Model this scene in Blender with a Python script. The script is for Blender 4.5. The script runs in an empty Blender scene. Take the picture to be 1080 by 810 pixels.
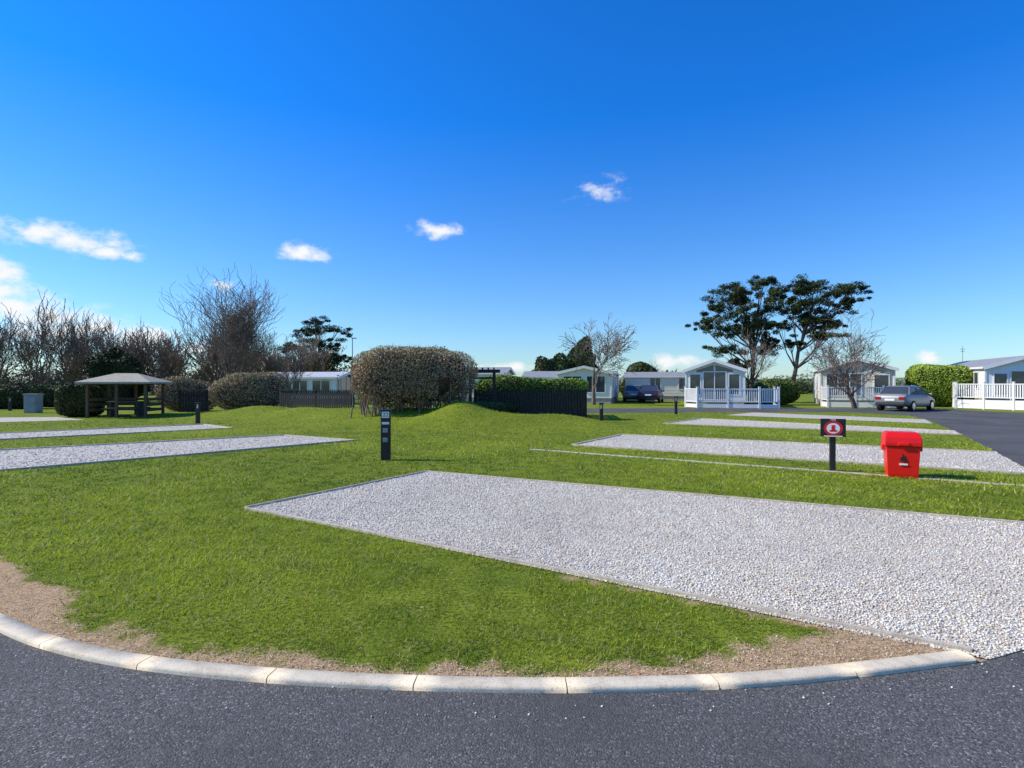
import bpy, math, random
import numpy as np
from mathutils import Vector, Matrix
from mathutils.geometry import tessellate_polygon
rng = np.random.default_rng(7); random.seed(7)
scene = bpy.context.scene
CAM_H = 1.6; F = 600.0
def G(x, y, z=0.0):
    """ground survey: photo measurement -> metres on the ground plane"""
    dy = y-405.0
    return ((x-540.0)*(CAM_H-z)/dy, F*(CAM_H-z)/dy)

# ---------------------------------------------------------------- materials
def nodes_mat(name):
    m = bpy.data.materials.new(name); m.use_nodes = True
    nt = m.node_tree
    return m, nt, nt.nodes["Principled BSDF"]
def N(nt, t, **kw):
    n = nt.nodes.new(t)
    for k, v in kw.items(): setattr(n, k, v)
    return n
def mixc(nt, fac, a, b, mode='MIX'):
    n = N(nt, 'ShaderNodeMix', data_type='RGBA', blend_type=mode)
    for sock, v in ((n.inputs[0], fac), (n.inputs[6], a), (n.inputs[7], b)):
        if isinstance(v, bpy.types.NodeSocket): nt.links.new(v, sock)
        elif isinstance(v, (int, float)): sock.default_value = v
        else: sock.default_value = (*v, 1) if len(v) == 3 else v
    return n.outputs[2]
def pos(nt): return N(nt, 'ShaderNodeNewGeometry').outputs['Position']
def noise(nt, scale, detail=4, rough=.55, vec=None):
    n = N(nt, 'ShaderNodeTexNoise'); n.inputs['Scale'].default_value = scale
    n.inputs['Detail'].default_value = detail; n.inputs['Roughness'].default_value = rough
    nt.links.new(vec if vec else pos(nt), n.inputs['Vector']); return n.outputs['Fac']
def ramp(nt, fac, a, b, ca=(0,0,0), cb=(1,1,1)):
    r = N(nt, 'ShaderNodeValToRGB'); r.color_ramp.elements[0].position = a; r.color_ramp.elements[1].position = b
    r.color_ramp.elements[0].color = (*ca, 1); r.color_ramp.elements[1].color = (*cb, 1)
    nt.links.new(fac, r.inputs[0]); return r.outputs[0]
def bump(nt, h, strength, dist, bsdf, normal=None):
    b = N(nt, 'ShaderNodeBump'); b.inputs['Strength'].default_value = strength; b.inputs['Distance'].default_value = dist
    nt.links.new(h, b.inputs['Height'])
    if normal: nt.links.new(normal, b.inputs['Normal'])
    nt.links.new(b.outputs[0], bsdf.inputs['Normal']); return b.outputs[0]
def simple(name, c1, c2=None, scale=3, rough=.6, metallic=0, bumps=0, spec=.4):
    m, nt, b = nodes_mat(name)
    if c2 is None: c2 = tuple(x*.82 for x in c1)
    f = ramp(nt, noise(nt, scale, 6), .35, .65)
    nt.links.new(mixc(nt, f, c1, c2), b.inputs['Base Color'])
    b.inputs['Roughness'].default_value = rough; b.inputs['Metallic'].default_value = metallic
    b.inputs['Specular IOR Level'].default_value = spec
    if bumps: bump(nt, noise(nt, scale*6, 4), bumps, .01, b)
    return m
def attr_mat(name, rough=.6, transl=0.0, spec=.3):
    m, nt, b = nodes_mat(name)
    a = N(nt, 'ShaderNodeAttribute', attribute_name='Col')
    nt.links.new(a.outputs['Color'], b.inputs['Base Color'])
    b.inputs['Roughness'].default_value = rough; b.inputs['Specular IOR Level'].default_value = spec
    if transl > 0:
        t = N(nt, 'ShaderNodeBsdfTranslucent'); nt.links.new(a.outputs['Color'], t.inputs['Color'])
        mx = N(nt, 'ShaderNodeMixShader'); mx.inputs[0].default_value = transl
        nt.links.new(b.outputs[0], mx.inputs[1]); nt.links.new(t.outputs[0], mx.inputs[2])
        nt.links.new(mx.outputs[0], nt.nodes['Material Output'].inputs['Surface'])
    return m
M_leaf = attr_mat('foliage', .6, 0, .15)
M_blade = attr_mat('grass_blades', .55, .38, .2)
M_stone = attr_mat('gravel_stones', .85, 0, .15)
M_kerb = attr_mat('concrete_kerb', .85)
M_bark = simple('bark', (.13,.10,.075), (.08,.065,.05), 6, .9)
M_belt = simple('distant_bark', (.21,.145,.10), (.14,.095,.068), 1, .9)
M_twig = simple('twigs', (.22,.16,.12), (.14,.105,.08), 3, .9)
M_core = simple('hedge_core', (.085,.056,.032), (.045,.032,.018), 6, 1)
M_white = simple('white_upvc', (.85,.82,.78), (.82,.79,.75), 2, .35)
M_cream = simple('cream_cladding', (.81,.74,.60), (.77,.70,.56), 2, .45)
M_pale = simple('pale_cladding', (.82,.80,.75), (.78,.76,.71), 2, .45)
M_roof = simple('caravan_roof', (.34,.33,.32), (.28,.275,.27), 3, .6)
M_roofpale = simple('pale_roof', (.62,.61,.59), (.55,.54,.52), 3, .5)
M_skirt = simple('skirt', (.45,.40,.33), (.34,.30,.26), 3, .8)
M_dark = simple('dark_timber', (.024,.019,.016), (.042,.033,.027), 9, .7, bumps=.3)
M_black = simple('black_plastic', (.015,.016,.018), (.022,.022,.024), 5, .4)
M_timber = simple('weathered_timber', (.60,.52,.40), (.42,.36,.27), 14, .85, bumps=.4)
M_red = simple('red_plastic', (.84,.012,.008), (.78,.010,.007), 3, .35)
M_redp = simple('red_print', (.70,.02,.03), None, 3, .5)
M_glass, nt, b = nodes_mat('window_glass')
nt.links.new(mixc(nt, noise(nt, .7), (.02,.03,.04), (.07,.08,.09)), b.inputs['Base Color']); b.inputs['Roughness'].default_value = .06
b.inputs['Specular IOR Level'].default_value = .8
M_rubber = simple('tyre', (.02,.02,.02), None, 5, .8)
M_alloy = simple('alloy', (.45,.45,.46), None, 5, .3, 1)
M_grey = simple('grey_cabinet', (.30,.31,.31), None, 3, .6)

# ---------------------------------------------------------------- mesh tools
def link(o, parent=None):
    scene.collection.objects.link(o)
    if parent: o.parent = parent
    return o
def np_mesh(name, v, f, mats, col=None, smooth=False, parent=None):
    """v (n,3), f (m,k)"""
    me = bpy.data.meshes.new(name); v = np.asarray(v, dtype=np.float32); f = np.asarray(f, dtype=np.int32)
    m, k = f.shape
    me.vertices.add(len(v)); me.vertices.foreach_set('co', v.ravel())
    me.loops.add(m*k); me.loops.foreach_set('vertex_index', f.ravel())
    me.polygons.add(m); me.polygons.foreach_set('loop_start', np.arange(m, dtype=np.int32)*k)
    if smooth: me.polygons.foreach_set('use_smooth', np.ones(m, dtype=bool))
    me.update(calc_edges=True)
    if col is not None:
        a = me.color_attributes.new('Col', 'FLOAT_COLOR', 'POINT')
        c = np.ones((len(v), 4), dtype=np.float32); c[:, :3] = col
        a.data.foreach_set('color', c.ravel())
    for mt in mats: me.materials.append(mt)
    return link(bpy.data.objects.new(name, me), parent)
class MB:
    def __init__(s): s.v = []; s.f = []; s.mi = []
    def add(s, vs, fs, mi=0):
        o = len(s.v); s.v += [tuple(p) for p in vs]; s.f += [tuple(i+o for i in f) for f in fs]; s.mi += [mi]*len(fs)
    def box(s, c, sz, mi=0, rz=0, rx=0, taper=1.0):
        M = Matrix.Translation(c) @ Matrix.Rotation(rz, 4, 'Z') @ Matrix.Rotation(rx, 4, 'X')
        vs = []
        for z in (-.5, .5):
            t = taper if z > 0 else 1
            for x, y in ((-.5,-.5),(.5,-.5),(.5,.5),(-.5,.5)): vs.append(M @ Vector((x*sz[0]*t, y*sz[1]*t, z*sz[2])))
        s.add(vs, [(3,2,1,0),(4,5,6,7),(0,1,5,4),(1,2,6,5),(2,3,7,6),(3,0,4,7)], mi)
    def tube(s, pts, rad, sides=5, mi=0, cap=True):
        vs = []; n = len(pts)
        for i, p in enumerate(pts):
            d = (pts[min(i+1, n-1)]-pts[max(i-1, 0)])
            if d.length < 1e-6: d = Vector((0,0,1))
            d.normalize()
            a = d.orthogonal().normalized() if i == 0 else (a-d*a.dot(d)).normalized()
            b_ = d.cross(a)
            for k in range(sides):
                t = 2*math.pi*k/sides
                vs.append(p+(a*math.cos(t)+b_*math.sin(t))*rad[i])
        fs = [(i*sides+k, i*sides+(k+1) % sides, (i+1)*sides+(k+1) % sides, (i+1)*sides+k) for i in range(n-1) for k in range(sides)]
        if cap: fs += [tuple(range(sides))[::-1], tuple(range((n-1)*sides, n*sides))]
        s.add(vs, fs, mi)
    def prism(s, prof, y0, y1, mi=0):
        """profile in xz extruded along y"""
        n = len(prof)
        vs = [(x, y0, z) for x, z in prof]+[(x, y1, z) for x, z in prof]
        fs = [tuple(range(n)), tuple(range(2*n-1, n-1, -1))]+[(i, i+n, (i+1) % n+n, (i+1) % n) for i in range(n)]
        s.add(vs, fs, mi)
    def build(s, name, mats, parent=None, bevel=0, smooth=False, loc=None, rz=0):
        me = bpy.data.meshes.new(name); me.from_pydata(s.v, [], s.f); me.update()
        for m in (mats if isinstance(mats, (list, tuple)) else [mats]): me.materials.append(m)
        me.polygons.foreach_set('material_index', s.mi)
        if smooth: me.polygons.foreach_set('use_smooth', [True]*len(me.polygons))
        o = link(bpy.data.objects.new(name, me), parent)
        if loc: o.location = loc
        o.rotation_euler[2] = rz
        if bevel:
            bm = o.modifiers.new('bevel', 'BEVEL'); bm.width = bevel; bm.segments = 2; bm.limit_method = 'ANGLE'
        return o
def empty(name, loc, rz=0):
    e = bpy.data.objects.new(name, None); link(e); e.location = loc; e.rotation_euler[2] = rz; return e
def inpoly(x, y, poly):
    c = np.zeros(x.shape, bool); n = len(poly); j = n-1
    for i in range(n):
        xi, yi = poly[i]; xj, yj = poly[j]
        if yi != yj: c ^= ((yi > y) != (yj > y)) & (x < (xj-xi)*(y-yi)/(yj-yi)+xi)
        j = i
    return c
def sines(seed, n=10, kmin=.5, kmax=2):
    r = np.random.default_rng(seed); k = r.normal(size=(n, 3)); k /= np.linalg.norm(k, axis=1)[:, None]
    k *= r.uniform(kmin, kmax, n)[:, None]; ph = r.uniform(0, 6.28, n)
    return lambda p: np.sin(p@k.T+ph).sum(1)/math.sqrt(n/2)
def sheet(name, poly, z, mat):
    pts = [Vector((x, y, z)) for x, y in poly]
    tris = tessellate_polygon([pts])
    me = bpy.data.meshes.new(name); me.from_pydata(pts, [], [tuple(t) for t in tris]); me.update()
    me.materials.append(mat)
    o = link(bpy.data.objects.new(name, me))
    for p in me.polygons:
        if p.normal.z < 0: p.flip()
    return o
def catmull(P, k=12):
    P = [np.array(p, float) for p in P]; P = [2*P[0]-P[1]]+P+[2*P[-1]-P[-2]]; out = []
    for i in range(1, len(P)-2):
        for t in np.linspace(0, 1, k, endpoint=False):
            a, b_, c, d = P[i-1:i+3]
            out.append(.5*((2*b_)+(-a+c)*t+(2*a-5*b_+4*c-d)*t*t+(-a+3*b_-3*c+d)*t**3))
    out.append(P[-2]); return np.array(out)

# ---------------------------------------------------------------- layout
kerb_ctrl = [(-26,21),(-16,14),(-10.2,9.3),(-7.2,6.7),(-5.5,5.25),(-4.3,4.27)]+[G(*p) for p in
    ((0,668),(60,690),(150,708),(290,722),(450,730),(610,732),(780,727),(920,714),(1030,700))]
kerb = catmull(kerb_ctrl)
kx, ky = kerb[:,0], kerb[:,1]
def kerbY(x): return np.interp(x, kx, ky)
C = (2.72, 3.36)
pad1 = [G(258,537), G(450,498), (6.3,6.25), (7.7,7.2), (5.5,4.95), (3.6,3.62), (2.76,3.29)]
road_l = [(3.6,3.6),(5.5,4.92),(7.7,7.2),(9.6,10.5),(11.8,14.1),(14.3,18.1),(18.6,25.5),(20.2,29),(19.0,32.2),(14,32.4),(5.0,31.5),(-9,32)]
road_poly = [tuple(p) for p in kerb]+road_l+[(-9,37.2),(8,37.4),(22,37.6),(27.5,36),(28.2,31),(42,22),(42,-30),(-60,-30),(-60,20)]
pad2 = [G(603,470), G(655,459), (11.25,13.2), (9.2,9.95)]
pad3 = [G(700,447), G(738,442), (14.9,19.1), (14.1,17.8)]
pad4 = [G(765,438), G(795,435.2), (18.6,25.6), (17.0,23.0)]
L1 = [G(-60,478.5), G(300,459.5), G(375,465), G(-45,501)]
L2 = [G(-60,460), G(215,448), G(245,452), G(-60,467)]
L3 = [G(-60,441), G(62,440), G(90,443), G(-60,447)]
pads = dict(p1=pad1, p2=pad2, p3=pad3, p4=pad4, l1=L1, l2=L2, l3=L3)

def segdist(x, y, a, b_):
    ax, ay = a; bx, by = b_; dx, dy = bx-ax, by-ay
    t = np.clip(((x-ax)*dx+(y-ay)*dy)/(dx*dx+dy*dy), 0, 1)
    return np.hypot(x-ax-t*dx, y-ay-t*dy), t
n_soil = sines(3, 14, 2, 9); n_soil2 = sines(5, 14, 14, 45)
def kerbdist(x, y):
    d = np.full(x.shape, 1e9)
    for i in range(0, len(kerb)-4, 4):
        dd, _ = segdist(x, y, kerb[i], kerb[i+4]); d = np.minimum(d, dd)
    return d
def soilmask(x, y):
    p = np.stack([x, y, 0*x], 1)
    w = np.interp(x, [-9,-5.5,-4.3,-3.5,-2.2,-1,0,.6,1.2,1.8,2.6], [.3,.5,.62,.60,.34,.28,.28,.32,.44,.60,.6])
    d = kerbdist(x, y)
    s = (w+.06*n_soil(p)+.045*n_soil2(p)-d)/.14
    A_ = G(590,608)
    d2, t = segdist(x, y, A_, C)
    s2 = (.04+.17*t+.045*n_soil(p)+.035*n_soil2(p)-d2)/.10
    return np.clip(np.maximum(s, s2), 0, 1), d
nmd = sines(31, 10, .8, 3.2)
def mound(x, y):
    z = 0*x
    for a, b_, h, w in (((-12.5,27.6),(-2.2,23.2),.45,2.1), ((-6.2,22.4),(-1.8,21.6),.16,1.5), ((-1.6,22.2),(2.0,22.6),.30,1.7), ((-19,29.8),(-13,28.9),.14,1.6)):
        d, t = segdist(x, y, a, b_); z = z+h*np.exp(-(d/w)**2)
    z = z*(1+.13*nmd(np.stack([x, y, 0*x], 1)))
    return np.where(z > .012, z, 0)
def gz(x, y):
    d = kerbdist(x, y)
    behind = y > kerbY(x)
    z = np.where(behind & (x < 2.6) & (x > -20), .022*np.clip(1-(d-.10)/.6, 0, 1), 0)
    z = np.where((~behind) | (d < .045), -.03, z)
    z = np.where((x > 2.6) & (y < 20), 0, z)
    z = np.where((x > 2.6) & (y < 3), -.03, z)
    m = mound(x, y)
    z = z+m
    inp = inpoly(x, y, pad1); z = np.where(inp, 0, z)
    return z

# ---------------------------------------------------------------- ground
def stretch(core, lim, g=1.09):
    out = list(core)
    st = core[-1]-core[-2]
    while out[-1] < lim: st *= g; out.append(out[-1]+st)
    return out
xr = stretch(np.arange(0, 7, .05), 4000); xl = stretch(np.arange(0, 8, .05), 4000, 1.06)
xs = np.array([-v for v in xl[:0:-1]]+xr)
ys = stretch(np.arange(2.4, 9, .05), 24, 1.012); ys = np.array(stretch(ys, 5000, 1.07))
ys = np.concatenate([[-4000,-1000,-200,-50,-10,-2,1,2], ys])
XX, YY = np.meshgrid(xs, ys); x = XX.ravel(); y = YY.ravel()
z = gz(x, y); sm, kd = soilmask(x, y)
sm = np.where((x > 3.2) | (y > 16), 0, sm)
nx, ny = len(xs), len(ys)
idx = np.arange(nx*ny).reshape(ny, nx)
f = np.stack([idx[:-1,:-1], idx[:-1,1:], idx[1:,1:], idx[1:,:-1]], -1).reshape(-1, 4)
M_ground, nt, b = nodes_mat('grass_ground')
a = N(nt, 'ShaderNodeAttribute', attribute_name='Col')
g = mixc(nt, ramp(nt, noise(nt, .9, 5), .38, .62), (.15,.22,.016), (.33,.38,.03))
g = mixc(nt, ramp(nt, noise(nt, .12, 4), .4, .62), g, (.28,.34,.025))
g = mixc(nt, ramp(nt, noise(nt, 7, 6, .75), .50, .70), g, (.40,.41,.07))
g = mixc(nt, ramp(nt, noise(nt, 30, 5, .7), .42, .6), g, (.09,.125,.012))
so = mixc(nt, ramp(nt, noise(nt, 12, 8, .7), .35, .65), (.43,.25,.115), (.70,.46,.25))
so = mixc(nt, ramp(nt, noise(nt, 60, 4, .7), .5, .62), so, (.76,.56,.34))
so = mixc(nt, ramp(nt, noise(nt, 45, 4, .7), .62, .70), so, (.17,.10,.05))
nt.links.new(mixc(nt, a.outputs['Fac'], g, so), b.inputs['Base Color'])
b.inputs['Roughness'].default_value = .95; b.inputs['Specular IOR Level'].default_value = .1
bump(nt, noise(nt, 50, 6, .7), .9, .03, b)
np_mesh('ground', np.stack([x, y, z], 1), f, [M_ground], np.repeat(sm[:, None], 3, 1), smooth=True)

# asphalt
def asphalt():
    m, nt, b = nodes_mat('asphalt')
    v = N(nt, 'ShaderNodeTexVoronoi'); v.inputs['Scale'].default_value = 120; nt.links.new(pos(nt), v.inputs['Vector'])
    sep = N(nt, 'ShaderNodeSeparateColor'); nt.links.new(v.outputs['Color'], sep.inputs[0])
    c = mixc(nt, sep.outputs[0], (.065,.062,.058), (.165,.157,.145))
    c = mixc(nt, ramp(nt, sep.outputs[1], .93, .96), c, (.32,.30,.27))
    c = mixc(nt, ramp(nt, noise(nt, .5, 5), .4, .7), c, (.080,.077,.073))
    c = mixc(nt, ramp(nt, noise(nt, 4, 7, .7), .56, .8), c, (.17,.16,.145))
    nt.links.new(c, b.inputs['Base Color']); b.inputs['Roughness'].default_value = .85; b.inputs['Specular IOR Level'].default_value = .15
    inv = N(nt, 'ShaderNodeMath', operation='SUBTRACT'); inv.inputs[0].default_value = 1; nt.links.new(v.outputs['Distance'], inv.inputs[1])
    bump(nt, inv.outputs[0], .7, .005, b)
    return m
sheet('road', road_poly, .004, asphalt())

# gravel pads
def gravel():
    m, nt, b = nodes_mat('gravel')
    v = N(nt, 'ShaderNodeTexVoronoi'); v.inputs['Scale'].default_value = 42; nt.links.new(pos(nt), v.inputs['Vector'])
    sep = N(nt, 'ShaderNodeSeparateColor'); nt.links.new(v.outputs['Color'], sep.inputs[0])
    c = mixc(nt, sep.outputs[0], (.54,.48,.39), (.80,.72,.60))
    c = mixc(nt, ramp(nt, v.outputs['Distance'], .3, .8), c, (.37,.32,.25))
    c = mixc(nt, ramp(nt, noise(nt, .8, 6, .6), .45, .75), c, (.58,.50,.39))
    nt.links.new(c, b.inputs['Base Color']); b.inputs['Roughness'].default_value = .9
    inv = N(nt, 'ShaderNodeMath', operation='SUBTRACT'); inv.inputs[0].default_value = 1; nt.links.new(v.outputs['Distance'], inv.inputs[1])
    bump(nt, inv.outputs[0], 1, .009, b)
    return m
M_gravel = gravel()
for i, (k, p) in enumerate(pads.items()):
    sheet('gravel_pitch', p, .008, M_gravel)
def edging(name, pts, w=.035, h=.035):
    mb = MB()
    for a_, b_ in zip(pts[:-1], pts[1:]):
        L = math.hypot(b_[0]-a_[0], b_[1]-a_[1]); an = math.atan2(b_[1]-a_[1], b_[0]-a_[0]); n = max(1, int(L/3.0))
        for i in range(n):
            t = (i+.5)/n
            mb.box((a_[0]+(b_[0]-a_[0])*t, a_[1]+(b_[1]-a_[1])*t, h/2-.01+random.uniform(-.003,.003)), (L/n-.01, w, h+.02), rz=an)
    mb.build(name, M_timber, bevel=.004)
edging('timber_edging', [(2.74,3.38), pad1[0], pad1[1], pad1[2]], .028, .034)
edging('timber_edging', [pad2[3], pad2[0], pad2[1], pad2[2]], .06, .04)
edging('timber_edging', [pad3[3], pad3[0], pad3[1], pad3[2]], .07, .04)
edging('timber_edging', [L1[3], L1[2], L1[1], L1[0]], .06, .04)
edging('timber_edging', [L2[3], L2[2], L2[1], L2[0]], .07, .04)
edging('timber_edging', [G(560,474), G(1085,513)], .14, .012)

# kerb stones
mbv = []; mbf = []; mbc = []
seg = np.hypot(np.diff(kx), np.diff(ky)); S = np.concatenate([[0], np.cumsum(seg)])
prof = [(0,-.06),(0,.018),(.006,.030),(.018,.034),(.105,.034),(.105,-.06)]
s0 = S[-1]
while s0 > 3:
    s1 = s0-.80; K = 6; off = len(mbv); col = np.array([.78,.66,.47])*random.uniform(.84,1.05)
    for i in range(K+1):
        s = s0-.003+(s1+.006-s0)*i/K
        px_, py_ = np.interp(s, S, kx), np.interp(s, S, ky)
        tx, ty = np.interp(s+.05, S, kx)-np.interp(s-.05, S, kx), np.interp(s+.05, S, ky)-np.interp(s-.05, S, ky)
        l = math.hypot(tx, ty); nx_, ny_ = -ty/l, tx/l
        for u, h in prof: mbv.append((px_+nx_*u, py_+ny_*u, h)); mbc.append(col*random.uniform(.95,1.04))
    n = len(prof)
    for i in range(K):
        for j in range(n-1): q = off+i*n+j; mbf.append((q, q+1, q+1+n, q+n))
    q = off; mbf += [(q,q+1,q+2,q+5),(q+2,q+3,q+4,q+5)]; q = off+K*n; mbf += [(q,q+1,q+2,q+5),(q+2,q+3,q+4,q+5)]
    s0 = s1
kb = np_mesh('kerb', mbv, mbf, [M_kerb], np.array(mbc))
nt = M_kerb.node_tree; b = nt.nodes['Principled BSDF']; at = [n for n in nt.nodes if n.type == 'ATTRIBUTE'][0]
c = mixc(nt, ramp(nt, noise(nt, 9, 8, .7), .45, .75), at.outputs['Color'], (.52,.41,.28))
nt.links.new(mixc(nt, ramp(nt, noise(nt, 90, 4, .7), .56, .68), c, (.35,.28,.20)), b.inputs['Base Color']); bump(nt, noise(nt, 120, 4), .5, .004, b)

# ---------------------------------------------------------------- grass blades
def logpts(n, r0, r1, half=48):
    r = r0*(r1/r0)**rng.random(n); t = np.radians(rng.uniform(-half, half, n))
    return r*np.sin(t), r*np.cos(t), r
n_l = sines(11, 14, .8, 3.5); n_m = sines(12, 18, 5, 20); n_b = sines(13, 10, .25, .8)
x, y, r = logpts(540000, 2.9, 34)
sm, kd = soilmask(x, y); sm = np.where((x > 3.2) | (y > 16), 0, sm)
keep = (y > kerbY(x)+.11) & (rng.random(len(x)) > sm*.985)
keep &= ~inpoly(x, y, road_poly) & (kd > .12)
for p in pads.values():
    keep &= ~inpoly(x, y, p)
P0 = np.stack([x, y, 0*x], 1); thin = n_m(P0)+.5*n_l(P0)
keep &= ~((rng.random(len(x)) < .65) & (thin > .7))
x, y, r, P0 = x[keep], y[keep], r[keep], P0[keep]; n = len(x)
sc = np.clip(r/5, .8, 3.4)
tuft = np.clip(1+.32*n_l(P0)+.40*n_m(P0), .35, 2.3)
hgt = rng.uniform(.010, .030, n)*np.clip(sc, .8, 1.4)*tuft; wd = .0038*sc*rng.uniform(.6,1.4,n)
an = rng.uniform(0, 6.283, n); ln = rng.uniform(.3, 1.5, n)*hgt; la = rng.uniform(0, 6.283, n)
zz = gz(x, y)
base = np.stack([x, y, zz-.002], 1); side = np.stack([np.cos(an), np.sin(an), 0*an], 1)*wd[:, None]
tip = base+np.stack([np.cos(la)*ln, np.sin(la)*ln, hgt], 1)
V = np.stack([base-side, base+side, tip], 1).reshape(-1, 3)
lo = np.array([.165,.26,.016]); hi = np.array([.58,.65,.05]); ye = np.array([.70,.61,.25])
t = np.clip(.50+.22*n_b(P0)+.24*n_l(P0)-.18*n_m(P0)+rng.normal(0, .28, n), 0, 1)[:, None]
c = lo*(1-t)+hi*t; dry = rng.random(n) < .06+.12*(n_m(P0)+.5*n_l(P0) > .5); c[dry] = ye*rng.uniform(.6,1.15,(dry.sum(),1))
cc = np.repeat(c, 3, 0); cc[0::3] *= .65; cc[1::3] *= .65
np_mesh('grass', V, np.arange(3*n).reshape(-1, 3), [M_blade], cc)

# straw and mulch on the bare soil
x, y, r = logpts(170000, 2.9, 8); sm, kd = soilmask(x, y)
keep = (y > kerbY(x)+.11) & (rng.random(len(x)) < sm*.8+.016) & (x < 3) & ~inpoly(x, y, pad1) & (kd > .10)
x, y = x[keep], y[keep]; n = len(x); an = rng.uniform(0, 6.283, n); L = rng.uniform(.006, .035, n); w = rng.uniform(.001, .003, n)
zz = gz(x, y)+rng.uniform(.002, .014, n); d = np.stack([np.cos(an)*L, np.sin(an)*L, rng.uniform(-.25,.4,n)*L], 1)
pz = np.stack([-np.sin(an)*w, np.cos(an)*w, 0*an], 1); bs = np.stack([x, y, zz], 1)
V = np.stack([bs-pz, bs+pz, bs+d], 1).reshape(-1, 3)
c = np.array([.76,.54,.31])*rng.uniform(.35,1.12,(n,1)); np_mesh('straw_mulch', V, np.arange(3*n).reshape(-1, 3), [M_stone], np.repeat(c, 3, 0))

# gravel stones
oct_v = np.array([(1,0,0),(0,1,0),(-1,0,0),(0,-1,0),(0,0,1),(0,0,-1.)]); oct_f = np.array([(0,1,4),(1,2,4),(2,3,4),(3,0,4),(1,0,5),(2,1,5),(3,2,5),(0,3,5)])
def stones(name, x, y, z, s, col):
    n = len(x)
    v = oct_v[None]*rng.uniform(.65,1.25,(n,6,1))*s[:, None, None]*np.array([1,1,.62])
    a_ = rng.uniform(0, 6.283, n); ca, sa = np.cos(a_)[:, None], np.sin(a_)[:, None]
    tl = rng.normal(0, .25, n)[:, None]
    vx = v[:,:,0]*ca-v[:,:,1]*sa; vy = v[:,:,0]*sa+v[:,:,1]*ca; vz = v[:,:,2]+vx*tl
    V = np.stack([vx+x[:, None], vy+y[:, None], vz+z[:, None]], -1).reshape(-1, 3)
    Fc = (oct_f[None]+(np.arange(n)*6)[:, None, None]).reshape(-1, 3)
    np_mesh(name, V, Fc, [M_stone], np.repeat(col, 6, 0))
def gcol(x, y):
    n = len(x); p = np.stack([x, y, 0*x], 1)
    c = np.array([.81,.73,.61])*rng.uniform(.66,1.10,(n,1))*(1+.07*n_l(p)+.05*n_m(p))[:, None]
    m = rng.random(n) < .13+.08*(n_l(p) > .6); c[m] = np.array([.64,.50,.34])*rng.uniform(.7,1.1,(m.sum(),1)); m = rng.random(n) < .03; c[m] = (.34,.31,.28)
    return np.minimum(c, .85)
x, y, r = logpts(360000, 3.1, 30, 50)
k = inpoly(x, y, pad1)
for p in (pad2, pad3, pad4, L1, L2): k |= inpoly(x, y, p) & (rng.random(len(x)) < .45)
x, y, r = x[k], y[k], r[k]
stones('gravel', x, y, np.full(len(x), .009)+rng.uniform(-.003,.005,len(x)), rng.uniform(.005,.012,len(x))*np.clip(r/6, 1, 2.3), gcol(x, y))
x, y, r = logpts(4500, 2.5, 6, 50); sm, kd = soilmask(x, y); k = (sm > .5) & (y > kerbY(x)+.11) & ~inpoly(x, y, pad1) | ((kd < .25) & (y < kerbY(x)) & (rng.random(len(x)) < .12)) | ((x > 2.6) & (y < 4) & (y > 2.9) & (rng.random(len(x)) < .35)); x, y = x[k], y[k]
stones('loose_stones', x, y, np.maximum(gz(x, y), 0)+.006, rng.uniform(.003,.009,len(x)), gcol(x, y))

# ---------------------------------------------------------------- foliage
def leaf_faces(P, Nn, size, colr, spread=.8, aspect=.5):
    n = len(P); d = Nn+rng.normal(0, spread, (n, 3)); d /= np.linalg.norm(d, axis=1)[:, None]+1e-9
    u = np.cross(d, rng.normal(size=(n, 3))); u /= np.linalg.norm(u, axis=1)[:, None]+1e-9; v = np.cross(d, u)
    s = size*rng.uniform(.6, 1.4, n)[:, None]
    V = np.stack([P-u*s, P+v*s*aspect, P+u*s, P-v*s*aspect], 1).reshape(-1, 3)
    return V, np.repeat(colr, 4, 0)
def foliage(name, parts, parent=None):
    V = np.concatenate([p[0] for p in parts]); c = np.concatenate([p[1] for p in parts])
    return np_mesh(name, V, np.arange(len(V)).reshape(-1, 4), [M_leaf], c, parent=parent)
def shade(P, seed, lo, hi, k=2.2, sd=.25):
    s = sines(seed, 12, k*.5, k*2)
    t = np.clip(.5+.28*s(P)+rng.normal(0, sd, len(P)), 0, 1)[:, None]
    return np.array(lo)*(1-t)+np.array(hi)*t
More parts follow.
